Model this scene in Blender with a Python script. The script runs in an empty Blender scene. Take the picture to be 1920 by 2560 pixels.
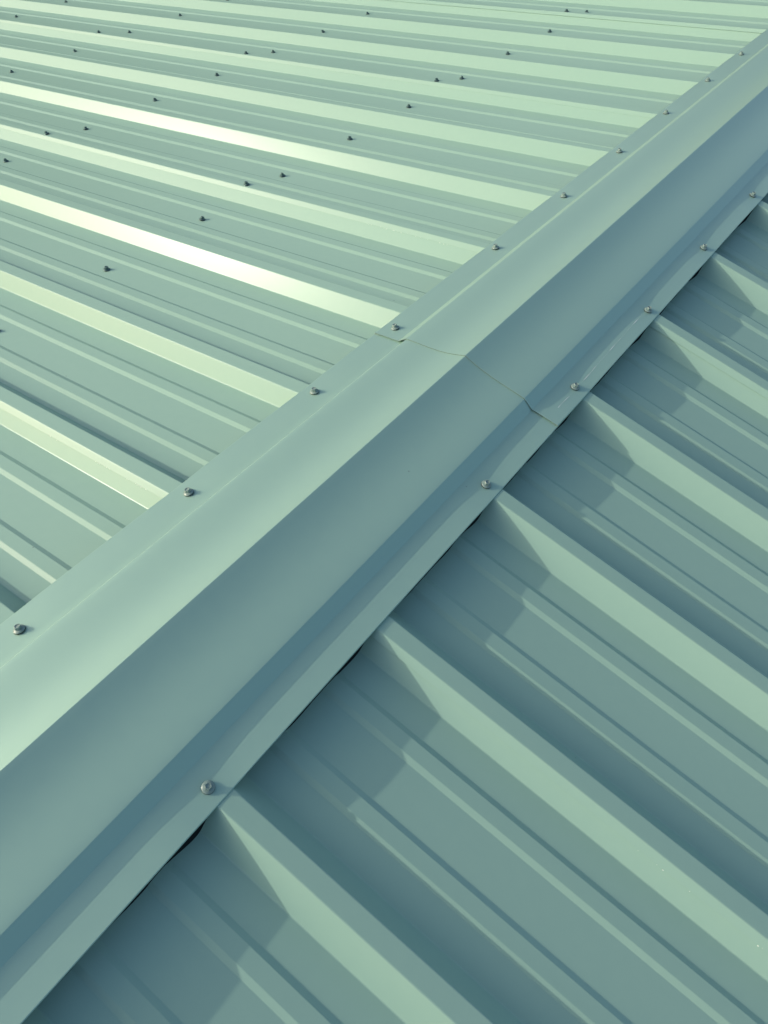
import bpy, math, random
from mathutils import Vector, Matrix
random.seed(4)
SC = bpy.context.scene
COL = SC.collection

# ------------------------------------------------------------------ camera
R = [[0.79859, 0.599398, 0.054555], [-0.488531, 0.592588, 0.640451], [0.351557, -0.538109, 0.766059]]
CAM = (0.50132, -0.29058, 0.91858)
cd = bpy.data.cameras.new("camera"); cam = bpy.data.objects.new("camera", cd); COL.objects.link(cam)
m = Matrix(R).transposed().to_4x4(); m.translation = Vector(CAM); cam.matrix_world = m
cd.sensor_fit = 'HORIZONTAL'; cd.sensor_width = 36; cd.lens = 1948.60/1920*36
cd.clip_start = .02; cd.clip_end = 5000
SC.camera = cam
SC.render.resolution_x = 768; SC.render.resolution_y = 1024

# ------------------------------------------------------------------ light
SUN = Vector((-1, -.66, .44)).normalized()
w = bpy.data.worlds.new("World"); SC.world = w; w.use_nodes = True
nt = w.node_tree; bg = nt.nodes["Background"]
sky = nt.nodes.new("ShaderNodeTexSky"); sky.sky_type = 'NISHITA'; sky.sun_disc = False
sky.sun_elevation = math.asin(SUN.z); sky.sun_rotation = math.atan2(SUN.x, SUN.y)
sky.air_density = 1.0; sky.dust_density = 3.6; sky.ozone_density = 1.6
nt.links.new(sky.outputs[0], bg.inputs[0]); bg.inputs[1].default_value = .15
sl = bpy.data.lights.new("sun", 'SUN'); sl.energy = 1.65; sl.angle = math.radians(.55); sl.color = (1, .90, .77)
so = bpy.data.objects.new("sun", sl); COL.objects.link(so)
so.rotation_euler = SUN.to_track_quat('Z', 'Y').to_euler()
SC.view_settings.view_transform = 'Standard'; SC.view_settings.look = 'None'
SC.view_settings.exposure = .39; SC.view_settings.gamma = 1

# ------------------------------------------------------------------ materials
def mat(name, base, rough=.4, spec=.5, metal=0, coat=0, croug=.27):
    M = bpy.data.materials.new(name); M.use_nodes = True; t = M.node_tree; N = t.nodes; L = t.links
    b = N["Principled BSDF"]
    b.inputs["Roughness"].default_value = rough; b.inputs["Metallic"].default_value = metal
    b.inputs["Specular IOR Level"].default_value = spec
    b.inputs["Coat Weight"].default_value = coat; b.inputs["Coat Roughness"].default_value = croug
    b.inputs["Base Color"].default_value = (*base, 1)
    return M
def paint(name, base, rough, spec, metal, coat, croug, wob=.0006, stretch=(.35, 1, 1)):
    """baked enamel on thin sheet: faint dust mottling, orange peel and oil canning"""
    M = mat(name, base, rough, spec, metal, coat, croug); t = M.node_tree; N = t.nodes; L = t.links; b = N["Principled BSDF"]
    tc = N.new("ShaderNodeTexCoord")
    mp = N.new("ShaderNodeMapping"); mp.inputs["Scale"].default_value = stretch; L.new(tc.outputs["Object"], mp.inputs[0])
    n1 = N.new("ShaderNodeTexNoise"); n1.inputs["Scale"].default_value = 5; n1.inputs["Detail"].default_value = 3
    n2 = N.new("ShaderNodeTexNoise"); n2.inputs["Scale"].default_value = 900; n2.inputs["Detail"].default_value = 2
    n3 = N.new("ShaderNodeTexNoise"); n3.inputs["Scale"].default_value = 60; n3.inputs["Detail"].default_value = 6
    L.new(mp.outputs[0], n1.inputs[0]); L.new(tc.outputs["Object"], n2.inputs[0]); L.new(tc.outputs["Object"], n3.inputs[0])
    # colour: dust
    mx = N.new("ShaderNodeMix"); mx.data_type = 'RGBA'
    mx.inputs[6].default_value = (base[0]*.94, base[1]*.95, base[2]*.96, 1)
    mx.inputs[7].default_value = (min(1, base[0]*1.08), min(1, base[1]*1.05), min(1, base[2]*1.03), 1)
    ad = N.new("ShaderNodeMath"); ad.operation = 'MULTIPLY_ADD'; ad.inputs[1].default_value = .45
    L.new(n3.outputs[0], ad.inputs[0]); 
    hf = N.new("ShaderNodeMath"); hf.operation = 'MULTIPLY'; hf.inputs[1].default_value = .55; L.new(n1.outputs[0], hf.inputs[0])
    L.new(hf.outputs[0], ad.inputs[2]); L.new(ad.outputs[0], mx.inputs[0]); 
    # rare specks of dirt
    vo = N.new("ShaderNodeTexVoronoi"); vo.inputs["Scale"].default_value = 26; L.new(tc.outputs["Object"], vo.inputs[0])
    sx = N.new("ShaderNodeSeparateColor"); L.new(vo.outputs["Color"], sx.inputs[0])
    g1 = N.new("ShaderNodeMath"); g1.operation = 'LESS_THAN'; g1.inputs[1].default_value = .035; L.new(vo.outputs["Distance"], g1.inputs[0])
    g2 = N.new("ShaderNodeMath"); g2.operation = 'GREATER_THAN'; g2.inputs[1].default_value = .93; L.new(sx.outputs[0], g2.inputs[0])
    g3 = N.new("ShaderNodeMath"); g3.operation = 'MULTIPLY'; L.new(g1.outputs[0], g3.inputs[0]); L.new(g2.outputs[0], g3.inputs[1])
    g4 = N.new("ShaderNodeMath"); g4.operation = 'MULTIPLY'; g4.inputs[1].default_value = .45; L.new(g3.outputs[0], g4.inputs[0])
    m2 = N.new("ShaderNodeMix"); m2.data_type = 'RGBA'; m2.inputs[7].default_value = (.12, .13, .11, 1)
    L.new(g4.outputs[0], m2.inputs[0]); L.new(mx.outputs[2], m2.inputs[6]); L.new(m2.outputs[2], b.inputs["Base Color"])
    # roughness
    mr = N.new("ShaderNodeMapRange"); mr.inputs[3].default_value = rough*.9; mr.inputs[4].default_value = rough*1.12
    L.new(n3.outputs[0], mr.inputs[0]); L.new(mr.outputs[0], b.inputs["Roughness"])
    b1 = N.new("ShaderNodeBump"); b1.inputs["Strength"].default_value = 1; b1.inputs["Distance"].default_value = wob
    b2 = N.new("ShaderNodeBump"); b2.inputs["Strength"].default_value = .35; b2.inputs["Distance"].default_value = .00006
    L.new(n1.outputs[0], b1.inputs["Height"]); L.new(n2.outputs[0], b2.inputs["Height"]); L.new(b1.outputs[0], b2.inputs["Normal"])
    L.new(b2.outputs[0], b.inputs["Normal"])
    return M
BASE = (.305, .485, .39)
M_PANEL = paint("panel_paint", BASE, .5, 0, 0, .5, .26)
M_CAP = paint("cap_paint", tuple(1.13*c for c in BASE), .6, .2, .35, 1.0, .30, .0004, (1, .35, 1))
M_SCREW = mat("screw_paint", (.22, .31, .27), .42, .5, 0, .2)
M_DARKSCREW = mat("screw_steel", (.10, .17, .16), .4, .5, .6)
M_EDGE = mat("cut_edge", (.20, .27, .24), .6, .3)
M_SPECK = mat("pale_specks", (.75, .82, .74), .4, .5)
M_RUBBER = mat("rubber", (.02, .025, .025), .7, .3)
M_FOAM = mat("foam", (.012, .016, .018), .9, .1)
M_GRASS = mat("grass", (.07, .11, .04), .9, .1)
def grass():
    t = M_GRASS.node_tree; N = t.nodes; L = t.links; n = N.new("ShaderNodeTexNoise"); n.inputs["Scale"].default_value = .6; n.inputs["Detail"].default_value = 8
    tc = N.new("ShaderNodeTexCoord"); L.new(tc.outputs["Object"], n.inputs[0])
    c = N.new("ShaderNodeValToRGB"); c.color_ramp.elements[0].color = (.045, .075, .028, 1); c.color_ramp.elements[1].color = (.12, .14, .06, 1)
    L.new(n.outputs[0], c.inputs[0]); L.new(c.outputs[0], N["Principled BSDF"].inputs["Base Color"])
grass()

# ------------------------------------------------------------------ helpers
A = 0.16188; CA, SA = math.cos(A), math.sin(A)
S = .3048
PH = {'L': -0.11722, 'R': -0.10990}
H, WT, WB = 0.03243, 0.01301, 0.04063
SG = {'L': -1, 'R': 1}
def P(side, u, y, n):
    s = SG[side]; return Vector((s*(u*CA + n*SA), y, -u*SA + n*CA))
def tag(o, label=None, cat=None, group=None, kind=None):
    if label: o["label"] = label
    if cat: o["category"] = cat
    if group: o["group"] = group
    if kind: o["kind"] = kind
def mesh(name, vs, fs, mt, parent=None, smooth=False):
    me = bpy.data.meshes.new(name); me.from_pydata([tuple(v) for v in vs], [], fs); me.update()
    me.materials.append(mt)
    if smooth:
        for p in me.polygons: p.use_smooth = True
    o = bpy.data.objects.new(name, me); COL.objects.link(o); o.parent = parent
    return o
def empty(name, loc, rot=None):
    o = bpy.data.objects.new(name, None); COL.objects.link(o); o.empty_display_size = .02
    o.location = loc
    if rot: o.rotation_mode = 'QUATERNION'; o.rotation_quaternion = rot
    return o
def fillet(pts, r, seg=4):
    """round the corners of a 2-D polyline"""
    out = [pts[0]]
    for i in range(1, len(pts)-1):
        a, b, c = (Vector(pts[j]) for j in (i-1, i, i+1))
        d1 = (a-b); d2 = (c-b); l1, l2 = d1.length, d2.length; d1.normalize(); d2.normalize()
        ang = math.acos(max(-1, min(1, d1.dot(d2)))); rr = r[i] if isinstance(r, (list, tuple)) else r
        t = min(rr/math.tan(ang/2), l1*.45, l2*.45) if ang < 3.13 else 0
        if t < 1e-6: out.append(tuple(b)); continue
        p0, p1 = b+d1*t, b+d2*t
        for k in range(seg+1):
            f = k/seg; out.append(tuple((1-f)**2*p0 + 2*f*(1-f)*b + f*f*p1))
    out.append(pts[-1]); return out
def thick(prof, th):
    """closed loop: the polyline (2-D) and its copy th below"""
    low = []
    for i in range(len(prof)):
        a = Vector(prof[max(0, i-1)]); b = Vector(prof[min(len(prof)-1, i+1)]); d = (b-a).normalized()
        n = Vector((-d.y, d.x)); low.append(tuple(Vector(prof[i]) - n*th))
    return low

# ------------------------------------------------------------------ roof panels
MH, MB_, MT_ = .0038, .0185, .0105
def minor(yc): return [(yc-MB_, 0), (yc-MT_, MH), (yc+MT_, MH), (yc+MB_, 0)]
# the folded ribs are not all bent alike: angle of the side that faces the camera, per rib
BEND = {('L', 1): 53, ('L', 2): 58, ('L', 3): 53.6, ('L', 4): 45.5, ('L', 5): 52.2, ('L', 6): 48.5, ('L', 7): 48, ('L', 8): 49.5, ('L', 9): 48.5, ('L', 10): 48}
LIP = {('L', 4): 54, ('L', 7): 57, ('L', 1): 53}
def near(side, k, tab=BEND):
    th = math.radians(tab.get((side, k), 49.6 + 1.2*math.sin(k*2.3))); run = H/math.tan(th); mid = (WT+WB)/2
    return mid - run/2, mid + run/2            # top and foot of the near side, measured from the rib's middle
def panel(side, k0, umax, label):
    y0 = PH[side] + k0*S; pr = []
    fr = .28; t_, b_ = near(side, k0); tl, bl = near(side, k0, LIP)    # overlap lip lies on the near side of the neighbour's rib
    pr += [(y0-t_-(bl-tl)*fr-.0018, H*(1-fr)+.0004), (y0-t_, H+.0008), (y0+WT, H+.0008), (y0+WB, 0)]
    for j in range(3):
        yb = y0 + j*S
        pr += minor(yb+S/3) + minor(yb+2*S/3)
        yn = yb + S; t_, b_ = near(side, k0+j+1)
        if j < 2: pr += [(yn-b_, 0), (yn-t_, H), (yn+WT, H), (yn+WB, 0)]
        else: pr += [(yn-b_, 0), (yn-t_+.0006, H-.0006), (yn+WT-.0012, H-.0008), (yn+WB-.006, .005)]
    pr = fillet(pr, .0036, 5)
    lo = thick(pr, .0006)
    n = len(pr); us = [.035, umax]; vs = []; fs = []
    for u in us:
        vs += [P(side, u, y, h) for y, h in pr] + [P(side, u, y, h) for y, h in lo]
    W = 2*n
    def q(a, b, c, d): fs.append((a, b, c, d) if side == 'R' else (d, c, b, a))
    for i in range(n-1):
        q(i, W+i, W+i+1, i+1)
        q(n+i, n+i+1, W+n+i+1, W+n+i)
        q(i, i+1, n+i+1, n+i); q(W+i, W+n+i, W+n+i+1, W+i+1)
    q(0, n, W+n, W); q(n-1, W+n-1, W+2*n-1, 2*n-1)
    o = mesh("roof_panel", vs, fs, M_PANEL)
    tag(o, label, "roof panel", "ribbed metal roof sheets on the " + ("left" if side == 'L' else "right") + " slope")
    return o
PL = {1: "ribbed green sheet on the left slope whose brightest glinting rib ends beside the cap joint",
      -2: "ribbed green sheet at the photo's left edge, nearest one on the left slope",
      4: "ribbed green sheet of the left slope between the nearest and middle screwed lap ribs",
      7: "ribbed green sheet of the left slope between the middle and farthest screwed lap ribs",
      10: "farthest ribbed green sheet of the left slope, in the photo's top right corner"}
PL[-5] = "ribbed green sheet on the left slope, out of frame before the nearest visible one"
PL[13] = "ribbed green sheet on the left slope, out of frame past the farthest visible one"
PRL = {-5: "ribbed green sheet on the right slope, out of frame below the bottom edge",
       7: "ribbed green sheet on the right slope, out of frame past the right edge",
       10: "ribbed green sheet on the right slope, last one at the far end",
       -2: "ribbed green sheet at the bottom of the right slope, below the screw nearest the camera",
       1: "ribbed green sheet in the middle of the right slope, starting below the cap joint",
       4: "ribbed green sheet at the right edge of the photo, beyond the cap joint"}
PANELS = {}
for k in (-5, -2, 1, 4, 7, 10, 13): PANELS[('L', k)] = panel('L', k, 6.2, PL[k])
for k in (-5, -2, 1, 4, 7, 10): PANELS[('R', k)] = panel('R', k, 3.2, PRL[k])

# ------------------------------------------------------------------ ridge cap
XC, ZC = 0.0, .0529
SCREW_L = [(-.118, .163), (.19, .168), (.491, .171), (.727, .170), (1.097, .173), (1.398, .168), (1.703, .170), (2.014, .176), (2.322, .175), (2.608, .175), (2.925, .175), (3.232, .175)]
SCREW_R = [(-.115, .172), (.499, .171), (.802, .170), (1.110, .173), (1.412, .170), (1.725, .171), (2.03, .171), (2.335, .171)]
def bow(side, y):
    v = 1.0
    for sy, su in (SCREW_L if side == 'L' else SCREW_R):
        v -= math.exp(-((y-sy)/.052)**2)*1.0
    return max(-.15, v)
def cap_profile(y, up, end_dist):
    """list of (x,z) from the left edge over the crease to the right edge"""
    pts = []
    for side in 'LR':
        s = SG[side]; bw = bow(side, y)
        amp = .0028 if side == 'R' else .0012
        lift = .0
        if up and end_dist < .06: lift = .0012*(1-end_dist/.06)
        FN = H + .0012                                           # flange rests on the rib tops
        ue = .1935 - (.0 if side == 'R' else .0)
        if side == 'L':
            bx, bz = -.1257, .0257
            run = .0166 if up else .0100
            fx = bx - run
        else:
            bx, bz = .1266, .0262; fx = .1447
        fz = (FN - s*fx*SA)/CA
        fu = s*fx*CA - fz*SA
        fl = []
        for f in (0, .2, .4, .6, .8, 1):
            u = fu + (ue-fu)*f; n = FN + amp*bw*f**.7
            v = P(side, u, 0, n); fl.append((v.x, v.z+lift))
        hem = []
        for k in range(1, 6):
            a = math.pi*k/5; v = P(side, ue + .0012*math.sin(a), 0, FN + amp*bw - .0012*(1-math.cos(a))); hem.append((v.x, v.z+lift))
        v = P(side, ue-.010, 0, FN+amp*bw-.0024); hem.append((v.x, v.z+lift))
        # face: concave towards the crease
        face = []
        sag = .0055 if side == 'L' else .0037
        for k in range(0, 15):
            f = k/15; x = bx + (XC-bx)*f; z = bz + (ZC-bz)*f
            g = (f**1.35); z -= sag*math.sin(math.pi*g)*(1.05)
            face.append((x, z))
        flr = list(reversed(hem)) + list(reversed(fl))            # edge -> riser
        seg = flr[:-1]
        # small bends
        b = fillet([fl[1], fl[0], face[0], face[1]], .0016, 3)
        seg += b[1:-1] + face[1:]
        pts.append(seg)
    L_, R_ = pts
    return L_ + [(XC-.0008, ZC-.0002), (XC, ZC), (XC+.0008, ZC-.0002)] + list(reversed(R_))
def cap(y0, y1, up, label):
    ys = []; y = y0
    while y < y1: ys.append(y); y += .012
    ys.append(y1)
    vs = []; fs = []; n = None
    off = .0015 if up else 0; ends = []
    for y in ys:
        pr = cap_profile(y, up, y-y0)
        n = len(pr); pr = [(x, z+off) for x, z in pr]
        lo = thick(pr, .0007)
        vs += [(x, y, z) for x, z in pr] + [(x, y, z) for x, z in lo]
    W = 2*n
    for j in range(len(ys)-1):
        a = j*W; b = a+W
        for i in range(n-1):
            fs.append((a+i, a+i+1, b+i+1, b+i)); fs.append((a+n+i, b+n+i, b+n+i+1, a+n+i+1))
        fs.append((a, b, b+n, a+n)); fs.append((a+n-1, a+2*n-1, b+2*n-1, b+n-1))
    for a, fl in ((0, 0), ((len(ys)-1)*W, 1)):
        for i in range(n-1):
            f = (a+i, a+n+i, a+n+i+1, a+i+1); ends.append(len(fs)); fs.append(f if not fl else tuple(reversed(f)))
    o = mesh("ridge_cap", vs, fs, M_CAP, smooth=True)
    o.data.materials.append(M_EDGE)
    for i in ends: o.data.polygons[i].material_index = 1; o.data.polygons[i].use_smooth = False
    o.data.set_sharp_from_angle(angle=math.radians(14))
    tag(o, label, "ridge cap", "folded metal ridge cap lengths")
    return o
YJ = .6937
cap(-1.7, YJ+.10, False, "near length of folded green ridge cap, tucked under the farther length at the joint")
cap(YJ, 4.9, True, "far length of folded green ridge cap, its pale cut end lapping over the near length")

FAR = bpy.data.objects["ridge_cap.001"]
def flange_n(u, y):
    f = max(0, min(1, (u-.1409)/(.1935-.1409))); return H + .0012 + .0028*bow('R', y)*f**.7 + .0015 + .0004
def scratch(ya, yb):
    """hairline rub mark in the paint of the far length's right flange"""
    vs = []; fs = []; k = int((yb-ya)/.003)
    for i in range(k+1):
        y = ya + (yb-ya)*i/k; u = .1735 - .004*abs(y-.80)/.29 + .0003*math.sin(y*90)
        ww = max(.00004, .0003*math.sin(y*61) + .00022*math.sin(y*173+1) + .0001)*min(1, i/4, (k-i)/4) + .00002
        n = flange_n(u, y); vs += [P('R', u-ww, y, n), P('R', u+ww, y, n)]
    for i in range(k): a = 2*i; fs.append((a, a+1, a+3, a+2))
    mesh("scratch", vs, fs, M_SPECK, FAR)
scratch(.70, .788); scratch(.815, 1.09)

# ------------------------------------------------------------------ pale specks of sealant along the lap edges
def specks(side, k, spans, count):
    vs = []; fs = []; y0 = PH[side]+k*S; t_, b_ = near(side, k); tl, bl = near(side, k, LIP)
    for _ in range(count):
        a, b = random.choice(spans); u = random.uniform(a, b); r = random.uniform(.0003, .0008)
        fr = .28 + random.gauss(0, .015)
        c = P(side, u, y0-t_-(bl-tl)*fr-.0018, H*(1-fr)+.0002)
        i0 = len(vs)
        for d in ((1, 0, 0), (0, 1, 0), (-1, 0, 0), (0, -1, 0), (0, 0, 1), (0, 0, -1)): vs.append(c + Vector(d)*r*(1.8 if d[0] else 1))
        for f in ((0, 1, 4), (1, 2, 4), (2, 3, 4), (3, 0, 4), (1, 0, 5), (2, 1, 5), (3, 2, 5), (0, 3, 5)): fs.append(tuple(i0+j for j in f))
    mesh("sealant", vs, fs, M_SPECK, PANELS[(side, k)])
specks('L', 1, [(.24, .30), (.33, .37), (.44, .60)], 26)
specks('L', 4, [(.28, .52)], 22)
specks('R', 1, [(.62, .70), (.78, .95)], 14)

# ------------------------------------------------------------------ foam closures (black, under the flange)
def prof_n(side, y):
    f = ((y-PH[side])/S); fr = (f-math.floor(f))*S
    d = min(fr, S-fr)
    if d < WT: return H
    if d < WB: return H*(WB-d)/(WB-WT)
    for c in (S/3, 2*S/3):
        e = abs(fr-c)
        if e < MT_: return MH
        if e < MB_: return MH*(MB_-e)/(MB_-MT_)
    return 0
def foam(side, y0, y1, label):
    vs = []; fs = []; y = y0; j = 0
    while y < y1:
        n0 = prof_n(side, y); f = (y-PH[side])/S; fr = f-math.floor(f)
        wav = .0036*math.exp(-((fr-.84)/.09)**2) + .001*math.sin(y*23) + .0006*math.sin(y*71)
        uf = .1900 + wav
        nt_ = H + .0010
        vs += [P(side, .150, y, n0+.0004), P(side, uf, y, n0+.0004), P(side, uf-.006, y, max(n0+.0006, nt_)), P(side, .150, y, max(n0+.0006, nt_))]
        if j:
            a = (j-1)*4; b = j*4
            for i in range(4):
                q = (a+i, b+i, b+(i+1) % 4, a+(i+1) % 4); fs.append(q if side == 'L' else q[::-1])
        j += 1; y += .004
    fs.append((0, 1, 2, 3)); b = (j-1)*4; fs.append((b+3, b+2, b+1, b))
    o = mesh("foam_closure", vs, fs, M_FOAM)
    tag(o, label, "foam strip")
foam('R', -1.6, 3.8, "black profiled foam strip in the gap under the cap's right edge")
foam('L', -1.6, 4.7, "black profiled foam strip hidden under the cap's left edge")

# ------------------------------------------------------------------ screws
def lathe(prof, seg, ph=0):
    vs = []; fs = []
    for r, z in prof:
        for k in range(seg):
            a = 2*math.pi*k/seg + ph; vs.append((r*math.cos(a), r*math.sin(a), z))
    for j in range(len(prof)-1):
        for k in range(seg):
            a = j*seg+k; b = j*seg+(k+1) % seg; fs.append((a, b, b+seg, a+seg))
    fs.append(tuple(range(seg))[::-1]); fs.append(tuple(range((len(prof)-1)*seg, len(prof)*seg)))
    return vs, fs
def make_screw_meshes(mt, sfx):
    d = {}
    v, f = lathe([(.0078, .0), (.0082, .0006), (.0079, .0014), (.0070, .0018)], 28)
    d['gasket'] = (v, f, M_RUBBER)
    v, f = lathe([(.0079, .0012), (.0081, .0017), (.0078, .0022), (.0060, .0032), (.0047, .0037), (.0040, .0038)], 28)
    d['washer'] = (v, f, mt)
    v, f = lathe([(.0047, .0036), (.0047, .0076), (.0043, .0082), (.0034, .0082), (.0031, .0074), (.0006, .0073)], 6, .3)
    d['hex_head'] = (v, f, mt)
    out = {}
    for k, (v, f, m_) in d.items():
        me = bpy.data.meshes.new(k); me.from_pydata(v, [], f); me.materials.append(m_)
        if k != 'hex_head':
            for p in me.polygons: p.use_smooth = True
            me.set_sharp_from_angle(angle=math.radians(35))
        out[k] = me
    return out
SM = make_screw_meshes(M_SCREW, ''); SD = make_screw_meshes(M_DARKSCREW, '')
def screw(side, u, y, n, label, group, dark=False, tilt=.05, sc=1.0):
    nrm = (P(side, 0, 0, 1)).normalized()
    q = nrm.to_track_quat('Z', 'Y')
    q = q @ Matrix.Rotation(random.uniform(0, 6.28), 3, 'Z').to_quaternion()
    q = q @ Matrix.Rotation(random.gauss(0, tilt), 3, 'X').to_quaternion()
    e = empty("roof_screw", P(side, u, y, n), q); e.scale = (sc, sc, sc)
    for k, me in (SD if dark else SM).items():
        o = bpy.data.objects.new(k, me); COL.objects.link(o); o.parent = e
    tag(e, label, "screw", group)
ORD = ["nearest", "second", "third", "fourth", "fifth", "sixth", "seventh", "eighth", "ninth", "tenth", "eleventh", "twelfth"]
def onflange(side, u, y):
    up = y > YJ
    return H + .0012 + .0003 + (.0015 if up else 0)
for i, (y, u) in enumerate(SCREW_L[:11]):
    lab = ("green hex screw on the cap's left flange, %s along from the camera" % ORD[i]) if i != 3 else \
        "green hex screw on the cap's left flange, fourth from camera, beside the joint"
    screw('L', u, y, onflange('L', u, y), lab, "screws along the ridge cap's left flange", tilt=.09)
RL = ["pale hex screw on the cap's right flange nearest the camera, at the lower left",
      "pale hex screw on the cap's right flange, last one before the joint",
      "pale hex screw on the cap's right flange beyond the joint, on a scratch line",
      "pale hex screw on the cap's right flange, second one beyond the joint",
      "pale hex screw on the cap's right flange, third one beyond the joint",
      "pale hex screw on the cap's right flange, farthest at the photo's right edge"]
for i, (y, u) in enumerate(SCREW_R[:6]):
    screw('R', u, y, onflange('R', u, y), RL[i], "screws along the ridge cap's right flange", tilt=.06)
# rows of screws in the flats of the left slope (three purlins and a fourth far away)
ROWS = [(.944, "first", (1, 2, 3, 4, 5, 6, 7, 8, 9, 10, 11)), (1.826, "second", (3, 4, 5, 6, 7, 8, 9, 10, 11)),
        (2.70, "third", (5, 6, 7, 8, 9, 10)), (3.58, "fourth", (7, 8, 9))]
for u0, rn, ks in ROWS:
    for j, k in enumerate(ks):
        y = PH['L'] + (k+.478+random.uniform(-.008, .008))*S
        screw('L', u0+random.uniform(-.006, .006), y, .0004,
              "dark hex screw, %s nearest in the %s row across the left slope's flats" % (ORD[j] if j else "the one", rn),
              "screws in the flats of the left slope", dark=True, tilt=.12)
LAPS = [(4, .930, "first"), (4, 1.812, "second"), (7, .950, "first"), (7, 1.822, "second"), (7, 2.715, "third"), (10, .96, "first")]
LN = {4: "nearest screwed lap rib", 7: "middle screwed lap rib", 10: "farthest screwed lap rib"}
for k, u, rn in LAPS:
    screw('L', u, PH['L']+k*S-.001, H+.0008, "dark hex screw on the %s, in the %s row from the ridge" % (LN[k], rn),
          "screws on top of the lap ribs", dark=True, tilt=.12)

# ------------------------------------------------------------------ ground far below
gz = -3.6
g = mesh("ground", [(-1500, -1500, gz), (1500, -1500, gz), (1500, 1500, gz), (-1500, 1500, gz)], [(0, 1, 2, 3)], M_GRASS)
tag(g, kind="structure")

# unseen wooded rise, added and shaped to darken the reflections in the far flats
M_ADDED_WOOD = mat("added_woodland", (.035, .06, .03), .9, .1)
def added_hills():
    vs = []; fs = []; n = 220; rings = [(55, 0), (62, .75), (70, 1.0), (95, 1.12), (140, 1.2), (220, 0)]
    for i in range(n+1):
        a = math.radians(80 + 130*i/n)
        edge = min(1, .25 + i/60, (n-i)/40)
        h = (14 + 2.0*math.sin(a*5) + 1.3*math.sin(a*17+1))*edge
        for j, (r, f) in enumerate(rings):
            jit = random.uniform(-.8, .8) if f else 0
            rr = r + (random.uniform(-2, 2) if f else 0)
            vs.append((rr*math.cos(a), rr*math.sin(a), -3.7 + (h+3.6)*f + jit*edge))
    m_ = len(rings)
    for i in range(n):
        for j in range(m_-1):
            a = i*m_+j; fs.append((a, a+1, a+m_+1, a+m_))
    o = mesh("added_hills", vs, fs, M_ADDED_WOOD); tag(o, kind="structure")
added_hills()
